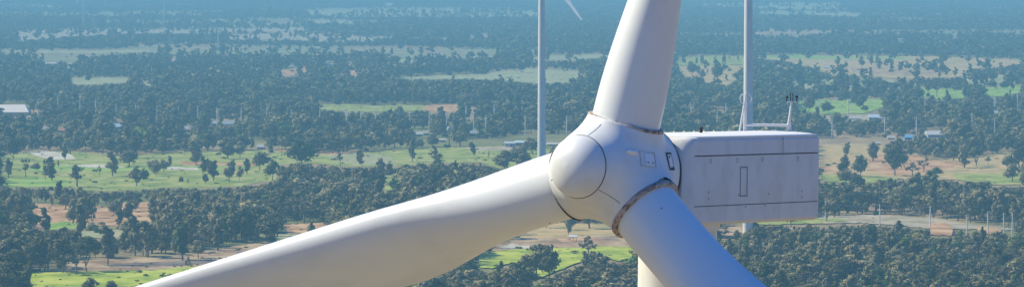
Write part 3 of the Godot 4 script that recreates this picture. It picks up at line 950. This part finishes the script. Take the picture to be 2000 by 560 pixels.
func make_buildings() -> void:
	var white := lin(0.48, 0.47, 0.43)
	var cream := lin(0.6, 0.52, 0.4)
	var grey := lin(0.4, 0.4, 0.4)
	var pale := lin(0.50, 0.45, 0.37)
	house(14, 226, 84, 8, 14, lin(0.40, 0.37, 0.30), lin(0.75, 0.66, 0.55), "large pale-roofed warehouse at the left edge", "warehouse", 0.0, 0.12)
	house(20, 256, 12, 5, 5, white, pale, "small white house below the warehouse")
	house(86, 256, 11, 4, 5, white, pale, "small white house left of the orange roof")
	house(118, 259, 12, 4, 5, cream, lin(0.62, 0.25, 0.13), "small house with an orange roof in the left woods")
	house(56, 232, 7, 3, 4, white, white, "tiny white hut beside the warehouse", "hut")
	house(226, 252, 22, 5, 6, white, lin(0.40, 0.5, 0.6), "house with a pale blue roof in the left woods")
	house(366, 258, 16, 6, 6, lin(0.72, 0.62, 0.42), pale, "cream house beside the power line")
	house(416, 244, 15, 3, 5, grey, lin(0.4, 0.42, 0.42), "low grey-roofed shed, left of two under the line", "shed")
	house(445, 245, 20, 3, 7, grey, lin(0.36, 0.4, 0.4), "low grey-roofed shed, right of two under the line", "shed")
	house(509, 291, 16, 4, 5, lin(0.3, 0.28, 0.25), white, "small open shed at the edge of the middle field", "shed")
	house(508, 171, 6, 3, 3, white, white, "tiny white hut in the far middle woods", "hut")
	house(816, 266, 18, 4, 5, lin(0.5, 0.46, 0.4), white, "white-roofed house behind the middle field, left")
	house(833, 264, 12, 4, 5, white, pale, "small white-roofed house next to the left one behind the field")
	house(924, 267, 12, 7, 6, lin(0.55, 0.48, 0.4), white, "white-gabled house behind the middle field")
	house(996, 287, 20, 8, 3, lin(0.66, 0.66, 0.64), lin(0.5, 0.54, 0.55), "long low house, white-walled left part")
	house(1018, 285, 24, 7, 4, lin(0.2, 0.2, 0.2), lin(0.5, 0.6, 0.6), "open-sided shed joined to the long low house", "shed")
	house(864, 277, 14, 4, 3, lin(0.5, 0.46, 0.4), pale, "low pale house left of the water tank")
	house(1086, 284, 36, 3, 3, cream, pale, "low pale building between thin tower and hub", "shed")
	house(1672, 234, 20, 3, 5, cream, pale, "pale-roofed house beside the green paddock")
	house(1708, 236, 20, 7, 6, lin(0.56, 0.46, 0.36), lin(0.55, 0.62, 0.68), "house with tan walls and a blue-grey roof")
	house(1723, 234, 9, 3, 4, white, pale, "small white hut beside the tan house", "hut")
	house(1833, 268, 46, 6, 7, lin(0.42, 0.44, 0.45), lin(0.52, 0.50, 0.46), "wide pale-roofed shed in the right woods", "shed", 0.15)
	house(1776, 273, 15, 5, 5, lin(0.12, 0.3, 0.5), lin(0.16, 0.42, 0.66), "small bright blue shed in the right woods", "shed")
	house(1946, 224, 10, 4, 3, cream, lin(0.5, 0.58, 0.66), "small grey-roofed hut at the far right", "hut")
	house(1742, 272, 14, 3, 4, cream, pale, "small pale roof left of the blue shed")
	house(1716, 284, 12, 4, 4, white, pale, "small white house at the edge of the dry meadow")
	house(1617, 134, 12, 2, 3, white, white, "white-roofed barn in the wide meadow", "barn", 0.0, 0.0, false)
	house(758, 12, 12, 2, 3, white, white, "far white roof at the top of the left haze", "barn", 0.0, 0.0, false)
	house(868, 78, 6, 2, 2, white, white, "far white house, left of three in the haze", "barn", 0.0, 0.0, false)
	house(922, 77, 6, 2, 3, white, white, "far white house, middle of three in the haze", "barn", 0.0, 0.0, false)
	house(948, 74, 7, 2, 3, white, lin(0.6, 0.4, 0.35), "far house, right of three in the haze", "barn", 0.0, 0.0, false)
	house(642, 129, 16, 2, 3, white, white, "far long white roof beside the orange dirt", "barn", 0.0, 0.0, false)
	house(569, 133, 6, 3, 3, white, white, "far white house beside the small reddish clearing", "barn", 0.0, 0.0, false)
	house(336, 124, 11, 3, 5, cream, lin(0.65, 0.42, 0.33), "far pink-roofed house in the left haze", "barn", 0.0, 0.0, false)
	house(97, 126, 22, 2, 3, white, pale, "far pale long roof in the left haze", "barn", 0.0, 0.0, false)
	house(136, 128, 7, 3, 3, white, white, "far white house beside the long roof in the haze", "barn", 0.0, 0.0, false)
	house(149, 6, 4, 2, 2, white, white, "tiny white house at the top left", "barn", 0.0, 0.0, false)
	house(1866, 77, 8, 3, 4, cream, lin(0.6, 0.35, 0.28), "far red-roofed house in the right haze", "barn", 0.0, 0.0, false)
	house(1760, 83, 9, 2, 2, white, white, "far white roof in the right haze", "barn", 0.0, 0.0, false)
	# water tank on its stalk
	var g := ground(877, 286)
	var m := seen_at(g).z / F
	var t := thing("water_tank", "round grey water tank on a tall dark post beside the middle field", "water tank", g)
	var st := new_st()
	lathe(st, Vector3.ZERO, Vector3.UP, [[1.1 * m, 0.0], [0.8 * m, 28.0 * m]], 10)
	obj("post", done(st), plain(lin(0.12, 0.13, 0.13), 0.7), t)
	st = new_st()
	lathe(st, Vector3(0, 27.0 * m, 0), Vector3.UP, [[1.2 * m, 0.0], [4.4 * m, 3.5 * m], [5.0 * m, 7.0 * m], [3.4 * m, 11.5 * m], [0.4 * m, 13.0 * m]], 14)
	obj("tank", done(st), plain(lin(0.34, 0.38, 0.34), 0.6), t)
	mark_rect(872, 243, 882, 276, 250)
	# field shelter and pen behind the hub
	g = ground(1112, 473)
	m = seen_at(g).z / F
	t = thing("field_shelter", "small open field shelter with a pale roof on the brown field", "shelter", g)
	obj("roof", box_mesh(Vector3(1.5, 12.0 * m, 0), Vector3(17.0 * m, 0.25, 2.4), Basis(Vector3.RIGHT, 0.2)), plain(lin(0.6, 0.58, 0.52), 0.7), t)
	for s in [-6.0, 0.0, 6.0]:
		st = new_st()
		tube(st, Vector3(1.5 + s * m, 0, 0), Vector3(1.5 + s * m, 11.6 * m, 0), 0.1, 0.1, 6)
		obj("post", done(st), M.bark, t)
	g = ground(1186, 471)
	t = thing("cattle_pen", "small cattle pen of weathered posts and rails below the hub", "pen", g)
	for i in 6:
		st = new_st()
		tube(st, Vector3(-4.0 + 1.6 * i, 0, 0), Vector3(-4.0 + 1.6 * i, 1.9, 0), 0.1, 0.08, 6)
		obj("post", done(st), M.concrete_pole, t)
	for y in [0.8, 1.6]:
		obj("rail", box_mesh(Vector3(0, y, 0.08), Vector3(8.4, 0.14, 0.06)), M.concrete_pole, t)
	g = ground(150, 526)
	t = thing("board_pile", "pile of pale boards on the brown strip beside the spreading tree", "pile of boards", g)
	for i in 5:
		obj("board", box_mesh(Vector3(rng.randf_range(-0.8, 0.8), 0.12 + 0.16 * i, rng.randf_range(-0.7, 0.7)), Vector3(4.4, 0.12, 1.1), Basis(Vector3.UP, rng.randf_range(-0.25, 0.25))), plain(lin(0.55, 0.5, 0.43), 0.9), t)
	# far lattice masts
	for row in [[160, 62, 2, "tall lattice mast, left of the two at the top left"], [318, 62, 2, "tall lattice mast, right of the two at the top left"], [424, 108, 64, "lattice mast rising from the far woods"]]:
		g = ground(row[0], row[1])
		m = seen_at(g).z / F
		var h: float = (row[1] - row[2]) * m
		t = thing("radio_mast", row[3], "radio mast", g, "far radio masts")
		st = new_st()
		for k in 3:
			var a := TAU * k / 3.0
			tube(st, Vector3(cos(a), 0, sin(a)) * 1.6, Vector3(cos(a) * 0.5, h, sin(a) * 0.5), 0.12, 0.1, 4)
		obj("mast_legs", done(st), M.steel, t)
		st = new_st()
		var n := int(h / 3.0)
		for k in n:
			var y := h * k / n
			var rr := lerpf(1.6, 0.5, float(k) / n)
			for s in 3:
				var a := TAU * s / 3.0
				var b := TAU * (s + 1) / 3.0
				tube(st, Vector3(cos(a) * rr, y, sin(a) * rr), Vector3(cos(b) * rr, y + h / n, sin(b) * rr), 0.06, 0.06, 4)
		obj("bracing", done(st), M.steel, t)

# ------------------------------------------------------------------ turbine

const R_ROOT := 1.09
const RING_AT := [1.52, 1.68, 1.62]
var blade_angles := [0.0, 0.0, 0.0]

func smin(a: float, b: float, k: float) -> float:
	var h := maxf(k - absf(a - b), 0.0) / k
	return minf(a, b) - h * h * k * 0.25

func hub_radius(z: float) -> float:
	if z > 2.1: return 0.98
	if z < 0.2: return 1.5
	return 0.98 + 0.52 * (1.0 - pow((z - 0.2) / 1.9, 2.5))

var blade_dirs := []

func hub_sdf(p: Vector3) -> float:
	var rho := sqrt(p.x * p.x + p.y * p.y)
	var d := (rho - hub_radius(p.z)) * 0.93
	for k in blade_dirs.size():
		var u: Vector3 = blade_dirs[k]
		var t: float = p.x * u.x + p.y * u.y
		if t < -0.2: continue
		var q := sqrt(maxf(p.x * p.x + p.y * p.y + (p.z - 0.12) * (p.z - 0.12) - t * t, 0.0))
		d = smin(d, maxf(q - 1.2, t - RING_AT[k]), 0.55)
	d = maxf(d, p.z - 2.1)
	return maxf(d, -1.46 - p.z)

func hub_normal(p: Vector3) -> Vector3:
	var e := 0.02
	return Vector3(hub_sdf(p + Vector3(e, 0, 0)) - hub_sdf(p - Vector3(e, 0, 0)), hub_sdf(p + Vector3(0, e, 0)) - hub_sdf(p - Vector3(0, e, 0)), hub_sdf(p + Vector3(0, 0, e)) - hub_sdf(p - Vector3(0, 0, e))).normalized()

func hub_hit(a: Vector3, d: Vector3, most := 12.0) -> Vector3:
	var t := 0.0
	for i in 90:
		var s := hub_sdf(a + d * t)
		if s < 0.002 or t > most: break
		t += s * 0.7
	return a + d * t

func hub_mesh() -> ArrayMesh:
	var lo := Vector3(-1.95, -1.95, -1.58)
	var cell := 0.062
	var n := Vector3i(64, 64, 61)
	var f := PackedFloat32Array()
	f.resize(n.x * n.y * n.z)
	for z in n.z:
		for y in n.y:
			for x in n.x:
				f[(z * n.y + y) * n.x + x] = hub_sdf(lo + Vector3(x, y, z) * cell)
	var at := {}
	var verts := PackedVector3Array()
	var st := new_st()
	var sx := 1
	var sy := n.x
	var sz := n.x * n.y
	var offs := [0, sx, sy, sx + sy, sz, sx + sz, sy + sz, sx + sy + sz]
	for z in n.z - 1:
		for y in n.y - 1:
			for x in n.x - 1:
				var i := z * sz + y * sy + x
				var neg := 0
				for o in offs:
					if f[i + o] < 0.0: neg += 1
				if neg == 0 or neg == 8: continue
				var sum := Vector3.ZERO
				var cnt := 0
				for a in 8:
					for bit in [1, 2, 4]:
						if a & bit: continue
						var b: int = a | bit
						var fa := f[i + offs[a]]
						var fb := f[i + offs[b]]
						if (fa < 0.0) == (fb < 0.0): continue
						var t := fa / (fa - fb)
						var pa := Vector3(a & 1, (a >> 1) & 1, a >> 2)
						var pb := Vector3(b & 1, (b >> 1) & 1, b >> 2)
						sum += pa.lerp(pb, t)
						cnt += 1
				var p := lo + (Vector3(x, y, z) + sum / cnt) * cell
				var nn := hub_normal(p)
				p -= nn * hub_sdf(p) * 0.8
				at[i] = verts.size()
				verts.append(p)
				st.set_normal(nn)
				st.add_vertex(p)
	for z in range(1, n.z - 1):
		for y in range(1, n.y - 1):
			for x in range(1, n.x - 1):
				var i := z * sz + y * sy + x
				var a := f[i] < 0.0
				for axis in 3:
					var o: int = [sx, sy, sz][axis]
					if a == (f[i + o] < 0.0): continue
					var u: int = [sy, sz, sx][axis]
					var v: int = [sz, sx, sy][axis]
					var q := [at[i - u - v], at[i - v], at[i], at[i - u]]
					if a: q = [q[0], q[3], q[2], q[1]]
					for e in [0, 1, 2, 0, 2, 3]: st.add_index(q[e])
	return st.commit()

func blade_ring(y: float, total: float) -> PackedVector3Array:
	var out := PackedVector3Array()
	var w := smoothstep(1.8, 8.5, y)
	var chord := 2.18
	if y < 9.0: chord = lerpf(2.18, 3.12, smoothstep(2.0, 9.0, y))
	else: chord = lerpf(3.12, 0.7, pow((y - 9.0) / (total - 9.0), 1.1))
	var thick := lerpf(2.18, 1.72, smoothstep(1.8, 8.5, y))
	if y > 8.5: thick = chord * lerpf(0.551, 0.16, smoothstep(8.5, 32.0, y))
	if y > total - 0.9:
		var k := sqrt(maxf(0.0, 1.0 - pow((y - (total - 0.9)) / 0.9, 2.0)))
		chord *= maxf(0.12, k); thick *= maxf(0.12, k)
	var beta := deg_to_rad(lerpf(46.0, 36.0, smoothstep(4.0, 30.0, y)))
	var lead := Vector3(cos(beta), 0, sin(beta))
	var side := Vector3(-sin(beta), 0, cos(beta))
	var bend := 0.12 + 0.03 * (y - 1.4) + 0.0004 * y * y
	for i in 40:
		var t := TAU * i / 40.0
		var xc := 0.5 * (1.0 - cos(t))
		var yt := 2.6 * (0.2969 * sqrt(xc) - 0.126 * xc - 0.3516 * xc * xc + 0.2843 * xc * xc * xc - 0.1015 * pow(xc, 4.0))
		var foil := Vector2((lerpf(0.34, 0.37, smoothstep(8.0, 20.0, y)) - xc) * chord, (1.0 if t < PI else -1.0) * yt * thick * 1.28)
		var circ := Vector2(cos(t), sin(t)) * R_ROOT
		var q := circ.lerp(foil, w)
		out.append(Vector3(0, y, bend) + lead * q.x + side * q.y)
	return out

func blade_mesh(total: float) -> ArrayMesh:
	var rings := []
	var ys := [1.35, 1.7, 2.1, 2.6, 3.1, 3.7, 4.3, 5.0, 5.8, 6.6, 7.5, 8.5, 9.5, 11.0, 13.0, 15.5, 18.5, 22.0, 26.0, 30.0, 34.0, 37.0, 39.0]
	for y in ys: rings.append(blade_ring(y, total))
	for k in 5: rings.append(blade_ring(total - 0.9 + 0.22 * k, total))
	var st := new_st()
	loft(st, rings, true)
	return done(st)

func nacelle_ring(z: float, w: float, top: float, low: float, corner: float) -> PackedVector3Array:
	var out := PackedVector3Array()
	var h := (top - low) * 0.5
	var mid := (top + low) * 0.5
	var c := minf(corner, minf(w, h))
	for q in 4:
		var cx: float = (w - c) * [1, -1, -1, 1][q]
		var cy: float = (h - c) * [1, 1, -1, -1][q]
		for k in 7:
			var t := PI * 0.5 * (q + k / 6.0)
			out.append(Vector3(cx + cos(t) * c, mid + cy + sin(t) * c, z))
	return out

func frame_strip(st: SurfaceTool, w: float, h: float, t: float, deep: float, c: Vector3, bas: Basis) -> void:
	box(st, c + bas * Vector3(0, h * 0.5, 0), Vector3(w + t, t, deep), bas)
	box(st, c + bas * Vector3(0, -h * 0.5, 0), Vector3(w + t, t, deep), bas)
	box(st, c + bas * Vector3(w * 0.5, 0, 0), Vector3(t, h - t, deep), bas)
	box(st, c + bas * Vector3(-w * 0.5, 0, 0), Vector3(t, h - t, deep), bas)

func spinner_detail(called: String, px: float, py: float, o: Node3D, rot: Transform3D, hub: MeshInstance3D) -> void:
	var inv := (o.transform * rot).affine_inverse()
	var eye := inv * Vector3(0, EYE, 0)
	var d := (inv.basis * ray(px, py)).normalized()
	var p := hub_hit(eye + d * (eye.length() - 4.0), d)
	var n := hub_normal(p)
	var up := Vector3(0.22, 0.97, 0)
	var x := up.cross(n).normalized()
	var bas := Basis(x, n.cross(x), n)
	if called == "access_cover":
		var st := new_st()
		frame_strip(st, 0.62, 0.5, 0.012, 0.03, p, bas)
		obj("cover_recess", done(st), M.recess, hub)
		obj("access_cover", box_mesh(p + bas * Vector3(0.06, -0.01, 0.015), Vector3(0.36, 0.36, 0.05), bas), M.plate, hub)
		for s in [-0.1, 0.1]:
			st = new_st()
			lathe(st, p + bas * Vector3(0.06 + s, -0.12, 0.04), n, [[0.03, 0.0], [0.025, 0.02]], 8)
			obj("bolt", done(st), M.hatch_line, hub)
	elif called == "hatch":
		var st := new_st()
		frame_strip(st, 0.36, 0.5, 0.07, 0.03, p + n * 0.01, bas)
		obj("hatch_seal", done(st), M.dark, hub)
		obj("hatch", box_mesh(p + bas * Vector3(0, 0.02, 0.012), Vector3(0.27, 0.4, 0.05), bas), M.plate, hub)
		obj("hatch_handle", box_mesh(p + bas * Vector3(-0.05, 0.14, 0.04), Vector3(0.05, 0.07, 0.03), bas), M.dark, hub)
	elif called == "lifting_lug":
		var st := new_st()
		var rings := []
		for k in 9:
			var t := PI * (k + 0.02) / 8.04
			var ring := PackedVector3Array()
			for i in 14: ring.append(p + bas * Vector3(-0.24 * cos(t), 0.085 * sin(t) * cos(TAU * i / 14.0), 0.1 * sin(t) * sin(TAU * i / 14.0)))
			rings.append(ring)
		loft(st, rings, true)
		var g := obj("lifting_lug", done(st), M.plate, hub)

func make_turbine() -> void:
	var hub_at := point(1203, 332, 153.0)
	var yaw := deg_to_rad(-34.0)
	var axis_back := 3.7
	var base := hub_at + Vector3(-sin(yaw), 0, -cos(yaw)) * axis_back
	base.y = 0.0
	var hub_h := hub_at.y
	var o := thing("wind_turbine", "big white wind turbine in front, hub and box nacelle close to the camera", "wind turbine", base, "wind turbines on the plain")
	o.rotation.y = yaw
	var rot := Transform3D(Basis(Vector3.RIGHT, deg_to_rad(-5.0)), Vector3(0, hub_h, axis_back))
	var phi := [14.0, 134.0, 254.0]
	blade_dirs = []
	for a in phi: blade_dirs.append(Vector3(sin(deg_to_rad(a)), cos(deg_to_rad(a)), 0))
	# tower, its yaw collar and bands
	var st := new_st()
	lathe(st, Vector3.ZERO, Vector3.UP, [[2.1, 0.0], [1.95, 25.0], [1.7, 60.0], [1.28, hub_h - 3.0], [1.26, hub_h - 1.9]], 48)
	var tw := obj("tower", done(st), M.tower, o)
	st = new_st()
	lathe(st, Vector3(0, hub_h - 2.05, 0), Vector3.UP, [[1.34, 0.0], [1.36, 0.02], [1.36, 0.3]], 48)
	obj("yaw_collar", done(st), M.paint, tw)
	st = new_st()
	lathe(st, Vector3(0, hub_h - 24.0, 0), Vector3.UP, [[1.49, 0.0], [1.51, 0.05], [1.51, 0.2], [1.48, 0.25]], 48)
	obj("flange", done(st), M.tower, tw)
	obj("door", box_mesh(Vector3(0, 1.6, 2.07), Vector3(1.0, 2.2, 0.12)), M.plate, tw)
	# hub with its nose
	var hub := obj("spinner", hub_mesh(), M.paint, o)
	hub.transform = rot
	st = new_st()
	var prof := []
	for k in 11:
		var t := PI * 0.5 * k / 10.0
		prof.append([maxf(0.985 * cos(t), 0.01), 2.05 + (0.0 if k == 0 else 0.06) + 0.72 * sin(t)])
	lathe(st, Vector3.ZERO, Vector3.BACK, prof, 56)
	obj("nose_cap", done(st), M.paint, hub)
	st = new_st()
	lathe(st, Vector3.ZERO, Vector3.BACK, [[0.95, 2.085], [0.998, 2.09], [0.998, 2.112], [0.95, 2.117]], 56, false)
	obj("nose_seam", done(st), M.seam, hub)
	for u in blade_dirs:
		var pts := []
		for k in 15:
			var z := lerpf(2.06, 0.75, k / 14.0)
			var p := hub_hit(Vector3(u.x * 4.0, u.y * 4.0, z), -u)
			if p.dot(u) > RING_AT[blade_dirs.find(u)] - 0.06: break
			pts.append(p)
		st = new_st()
		path_tube(st, pts, 0.008, 5)
		obj("seam", done(st), M.seam, hub)
	st = new_st()
	lathe(st, Vector3.ZERO, Vector3.BACK, [[1.4, -1.78], [1.43, -1.6], [1.43, -1.44]], 56)
	obj("rear_gap", done(st), M.gap, hub)
	st = new_st()
	lathe(st, Vector3.ZERO, Vector3.BACK, [[1.46, -1.475], [1.507, -1.47], [1.507, -1.43], [1.49, -1.425]], 64, false)
	obj("rear_rim", done(st), M.seam, hub)
	spinner_detail("access_cover", 1266, 311, o, rot, hub)
	spinner_detail("hatch", 1309, 315, o, rot, hub)
	spinner_detail("lifting_lug", 1235, 297, o, rot, hub)
	# blades with their stained root rings
	var bm := blade_mesh(41.0)
	var tips := ["raised blade, cut off by the top of the picture", "lower right blade, in the hub's shadow", "lower left blade, sunlit along its upper edge"]
	for k in 3:
		var b := obj("blade", bm, M.blade, o)
		b.transform = rot * Transform3D(Basis(Vector3.BACK, -deg_to_rad(phi[k])), Vector3.ZERO)
		b.set_meta("label", tips[k])
		var wide: float = [0.08, 0.13, 0.05][k]
		st = new_st()
		lathe(st, Vector3(0, RING_AT[k] - 0.03, 0.12), Vector3.UP, [[1.14, 0.0], [1.225, 0.0], [1.235, 0.02], [1.235, wide], [1.2, wide + 0.03], [1.08, wide + 0.03]], 64, false, -1)
		obj("root_ring", done(st), M.ring if k < 2 else M.seam, b)
		if k > 0:
			var spot: Array = [[], [2.5, 1.6], [2.6, 2.3]][k]
			st = new_st()
			lathe(st, blade_spot(spot[0], spot[1]), blade_spot_normal(spot[0], spot[1]), [[0.03, -0.02], [0.025, 0.012]], 8)
			obj("drain_plug", done(st), M.hatch_line, b)
	# nacelle
	st = new_st()
	var back := -10.0
	loft(st, [
		nacelle_ring(-1.66, 1.42, 0.96, -1.56, 0.9), nacelle_ring(-1.85, 1.55, 1.0, -1.72, 0.4), nacelle_ring(-2.1, 1.6, 1.03, -1.77, 0.16),
		nacelle_ring(back + 0.12, 1.6, 1.03, -1.77, 0.16), nacelle_ring(back + 0.03, 1.57, 1.0, -1.74, 0.16), nacelle_ring(back, 1.5, 0.93, -1.67, 0.16)], true)
	var nac := obj("nacelle", done(st), M.nacelle, o)
	nac.transform = Transform3D(Basis(Vector3.RIGHT, deg_to_rad(-1.1)), Vector3(0, hub_h, axis_back))
	st = new_st()
	var roof := []
	for row in [[-2.15, 1.25, 0.03], [-2.5, 1.56, 0.1], [back + 0.3, 1.57, 0.1], [back + 0.06, 1.5, 0.05]]:
		var ring := PackedVector3Array([Vector3(row[1], 0.98, row[0])])
		for k in 13:
			var t := PI * k / 12.0
			ring.append(Vector3(row[1] * cos(t), 1.035 + row[2] * sin(t), row[0]))
		ring.append(Vector3(-row[1], 0.98, row[0]))
		roof.append(ring)
	loft(st, roof, true)
	obj("roof_cover", done(st), M.roof, nac)
	for y in [0.44, -1.16]:
		for s in [-1, 1]:
			obj("seam", box_mesh(Vector3(1.6 * s, y, (back - 2.1) * 0.5 + 0.06), Vector3(0.012, 0.034 if y > 0 else 0.022, -back - 2.3)), M.seam, nac)
	for s in [-1, 1]:
		obj("panel_joint", box_mesh(Vector3(1.6 * s, 0.72, -7.6), Vector3(0.01, 0.5, 0.022)), M.hatch_line, nac)
	var right := Basis(Vector3.UP, PI * 0.5)
	st = new_st()
	frame_strip(st, 0.42, 0.92, 0.035, 0.02, Vector3(1.6, -0.42, -5.15), right)
	obj("access_hatch", done(st), M.hatch_line, nac)
	for z in [-3.1, -4.75, -6.3, -8.55]:
		st = new_st()
		frame_strip(st, 0.1, 0.13, 0.018, 0.014, Vector3(1.6, 0.27, z), right)
		obj("lifting_point", done(st), plain(lin(0.34, 0.34, 0.34), 0.8), nac)
	for zy in [[-3.0, -0.92], [-3.0, -0.72], [-4.85, -0.85], [-6.7, -0.85], [-8.85, -0.8], [-8.85, -1.0], [-5.3, -1.24], [-6.5, -1.22]]:
		st = new_st()
		lathe(st, Vector3(1.59, zy[1], zy[0]), Vector3.RIGHT, [[0.035, 0.0], [0.03, 0.018]], 8)
		obj("vent_plug", done(st), plain(lin(0.28, 0.27, 0.25), 0.8), nac)
	for k in 9:
		st = new_st()
		lathe(st, Vector3(-1.2, 1.08, -2.9 - 0.62 * k), Vector3.UP, [[0.045, 0.0], [0.05, 0.04], [0.02, 0.07]], 8)
		obj("roof_lug", done(st), M.yellow, nac)
	st = new_st()
	lathe(st, Vector3(0.3, 1.12, -4.6), Vector3.UP, [[0.05, 0.0], [0.055, 0.1], [0.035, 0.12], [0.06, 0.14], [0.05, 0.2]], 10)
	obj("aviation_light", done(st), M.dark, nac)
	# weather and lightning frame on the rear of the roof
	frame_on_roof(nac)

func blade_spot(y: float, t: float) -> Vector3:
	var ring := blade_ring(y, 41.0)
	return ring[int(t / TAU * 40.0) % 40]

func blade_spot_normal(y: float, t: float) -> Vector3:
	var ring := blade_ring(y, 41.0)
	var m := Vector3.ZERO
	for p in ring: m += p
	return (ring[int(t / TAU * 40.0) % 40] - m / 40.0).normalized()

func frame_on_roof(nac: MeshInstance3D) -> void:
	var inv: Transform3D = (nac.get_parent().transform * nac.transform).affine_inverse()
	var up := Vector3.UP
	var rod := Vector3(-0.6, 1.07, -8.85)
	var right := (inv.basis * Vector3.RIGHT).normalized()
	var st := new_st()
	tube(st, rod, rod + up * 1.35, 0.05, 0.035, 10)
	var pole := obj("lightning_rod", done(st), M.steel, nac)
	st = new_st()
	var ring := []
	for k in 25:
		var t := TAU * k / 24.0
		ring.append(rod + up * (1.12 + 0.19 * sin(t)) + right * (0.19 * cos(t)))
	path_tube(st, ring, 0.012, 5)
	obj("rod_ring", done(st), M.steel, pole)
	st = new_st()
	tube(st, rod - right * 0.2 + up * -0.02, rod - right * 0.02 + up * 1.1, 0.035, 0.03, 8)
	obj("rod_brace", done(st), M.steel, pole)
	var mast := rod + right * 1.4
	st = new_st()
	tube(st, mast, mast + up * 1.02 + right * 0.12, 0.05, 0.035, 10)
	tube(st, mast + right * 0.1, mast + up * 0.55 + right * 0.075, 0.03, 0.025, 8)
	var m := obj("sensor_mast", done(st), M.steel, nac)
	st = new_st()
	tube(st, rod + up * 0.26, mast + up * 0.24, 0.045, 0.045, 8)
	obj("cross_tube", done(st), M.steel, m)
	var head := mast + up * 1.02 + right * 0.12
	st = new_st()
	tube(st, head - right * 0.17, head + right * 0.17, 0.02, 0.02, 6)
	obj("sensor_bar", done(st), M.steel, m)
	for s in [-0.16, 0.17]:
		st = new_st()
		tube(st, head + right * s, head + right * s + up * 0.13, 0.02, 0.02, 6)
		lathe(st, head + right * s + up * 0.12, up, [[0.02, 0.0], [0.05, 0.02], [0.045, 0.06], [0.01, 0.08]], 10)
		obj("anemometer", done(st), M.dark, m)
	for s in [-0.03, 0.04]:
		st = new_st()
		tube(st, head + right * s, head + right * s + up * 0.3, 0.014, 0.014, 6)
		obj("air_rod", done(st), M.dark, m)

# a turbine of the same kind far out on the plain
func make_far_turbine(px: float, base_y: float, hub_h: float, yaw_deg: float, phi: float, label: String) -> void:
	var g := ground(px, base_y)
	var o := thing("wind_turbine", label, "wind turbine", g, "wind turbines on the plain")
	o.rotation.y = deg_to_rad(yaw_deg)
	var st := new_st()
	lathe(st, Vector3.ZERO, Vector3.UP, [[2.05, 0.0], [1.95, 30.0], [1.7, 70.0], [1.4, hub_h - 1.5]], 28)
	var tw := obj("tower", done(st), M.tower, o)
	for y in [26.0, 52.0, 78.0]:
		st = new_st()
		var rr := lerpf(2.05, 1.42, y / hub_h) + 0.03
		lathe(st, Vector3(0, y, 0), Vector3.UP, [[rr, 0.0], [rr, 0.25]], 28)
		obj("flange", done(st), M.nacelle, tw)
	var rot := Transform3D(Basis(Vector3.RIGHT, deg_to_rad(-5.0)), Vector3(0, hub_h, 3.7))
	st = new_st()
	loft(st, [nacelle_ring(-1.7, 1.4, 1.0, -1.6, 0.8), nacelle_ring(-2.6, 1.6, 1.03, -1.77, 0.2), nacelle_ring(-9.1, 1.6, 1.03, -1.77, 0.2)], true)
	var nac := obj("nacelle", done(st), M.nacelle, o)
	nac.position = Vector3(0, hub_h, 3.7)
	st = new_st()
	lathe(st, Vector3.ZERO, Vector3.BACK, [[1.5, -1.5], [1.5, 0.3], [1.25, 1.4], [0.98, 2.1], [0.6, 2.5], [0.02, 2.62]], 24)
	var hub := obj("spinner", done(st), M.paint, o)
	hub.transform = rot
	var bm := blade_mesh(41.0)
	for k in 3:
		var b := obj("blade", bm, M.blade, o)
		b.transform = rot * Transform3D(Basis(Vector3.BACK, -deg_to_rad(phi + 120.0 * k)), Vector3.ZERO)

func _ready() -> void:
	rng.seed = 7
	make_materials()
	make_view()
	mask.resize(MW * MH)
	make_ground()
	make_fields()
	make_turbine()
	make_far_turbine(1058, 344, 105.0, -34.0, 135.0, "distant white turbine whose thin tower rises left of the hub")
	make_far_turbine(1462, 460, 116.0, -34.0, 0.0, "distant white turbine whose tower rises behind the nacelle")
	make_buildings()
	make_poles()
	make_tints()
	make_crowns()
	make_single_trees()
	make_woods()
	make_tussocks()
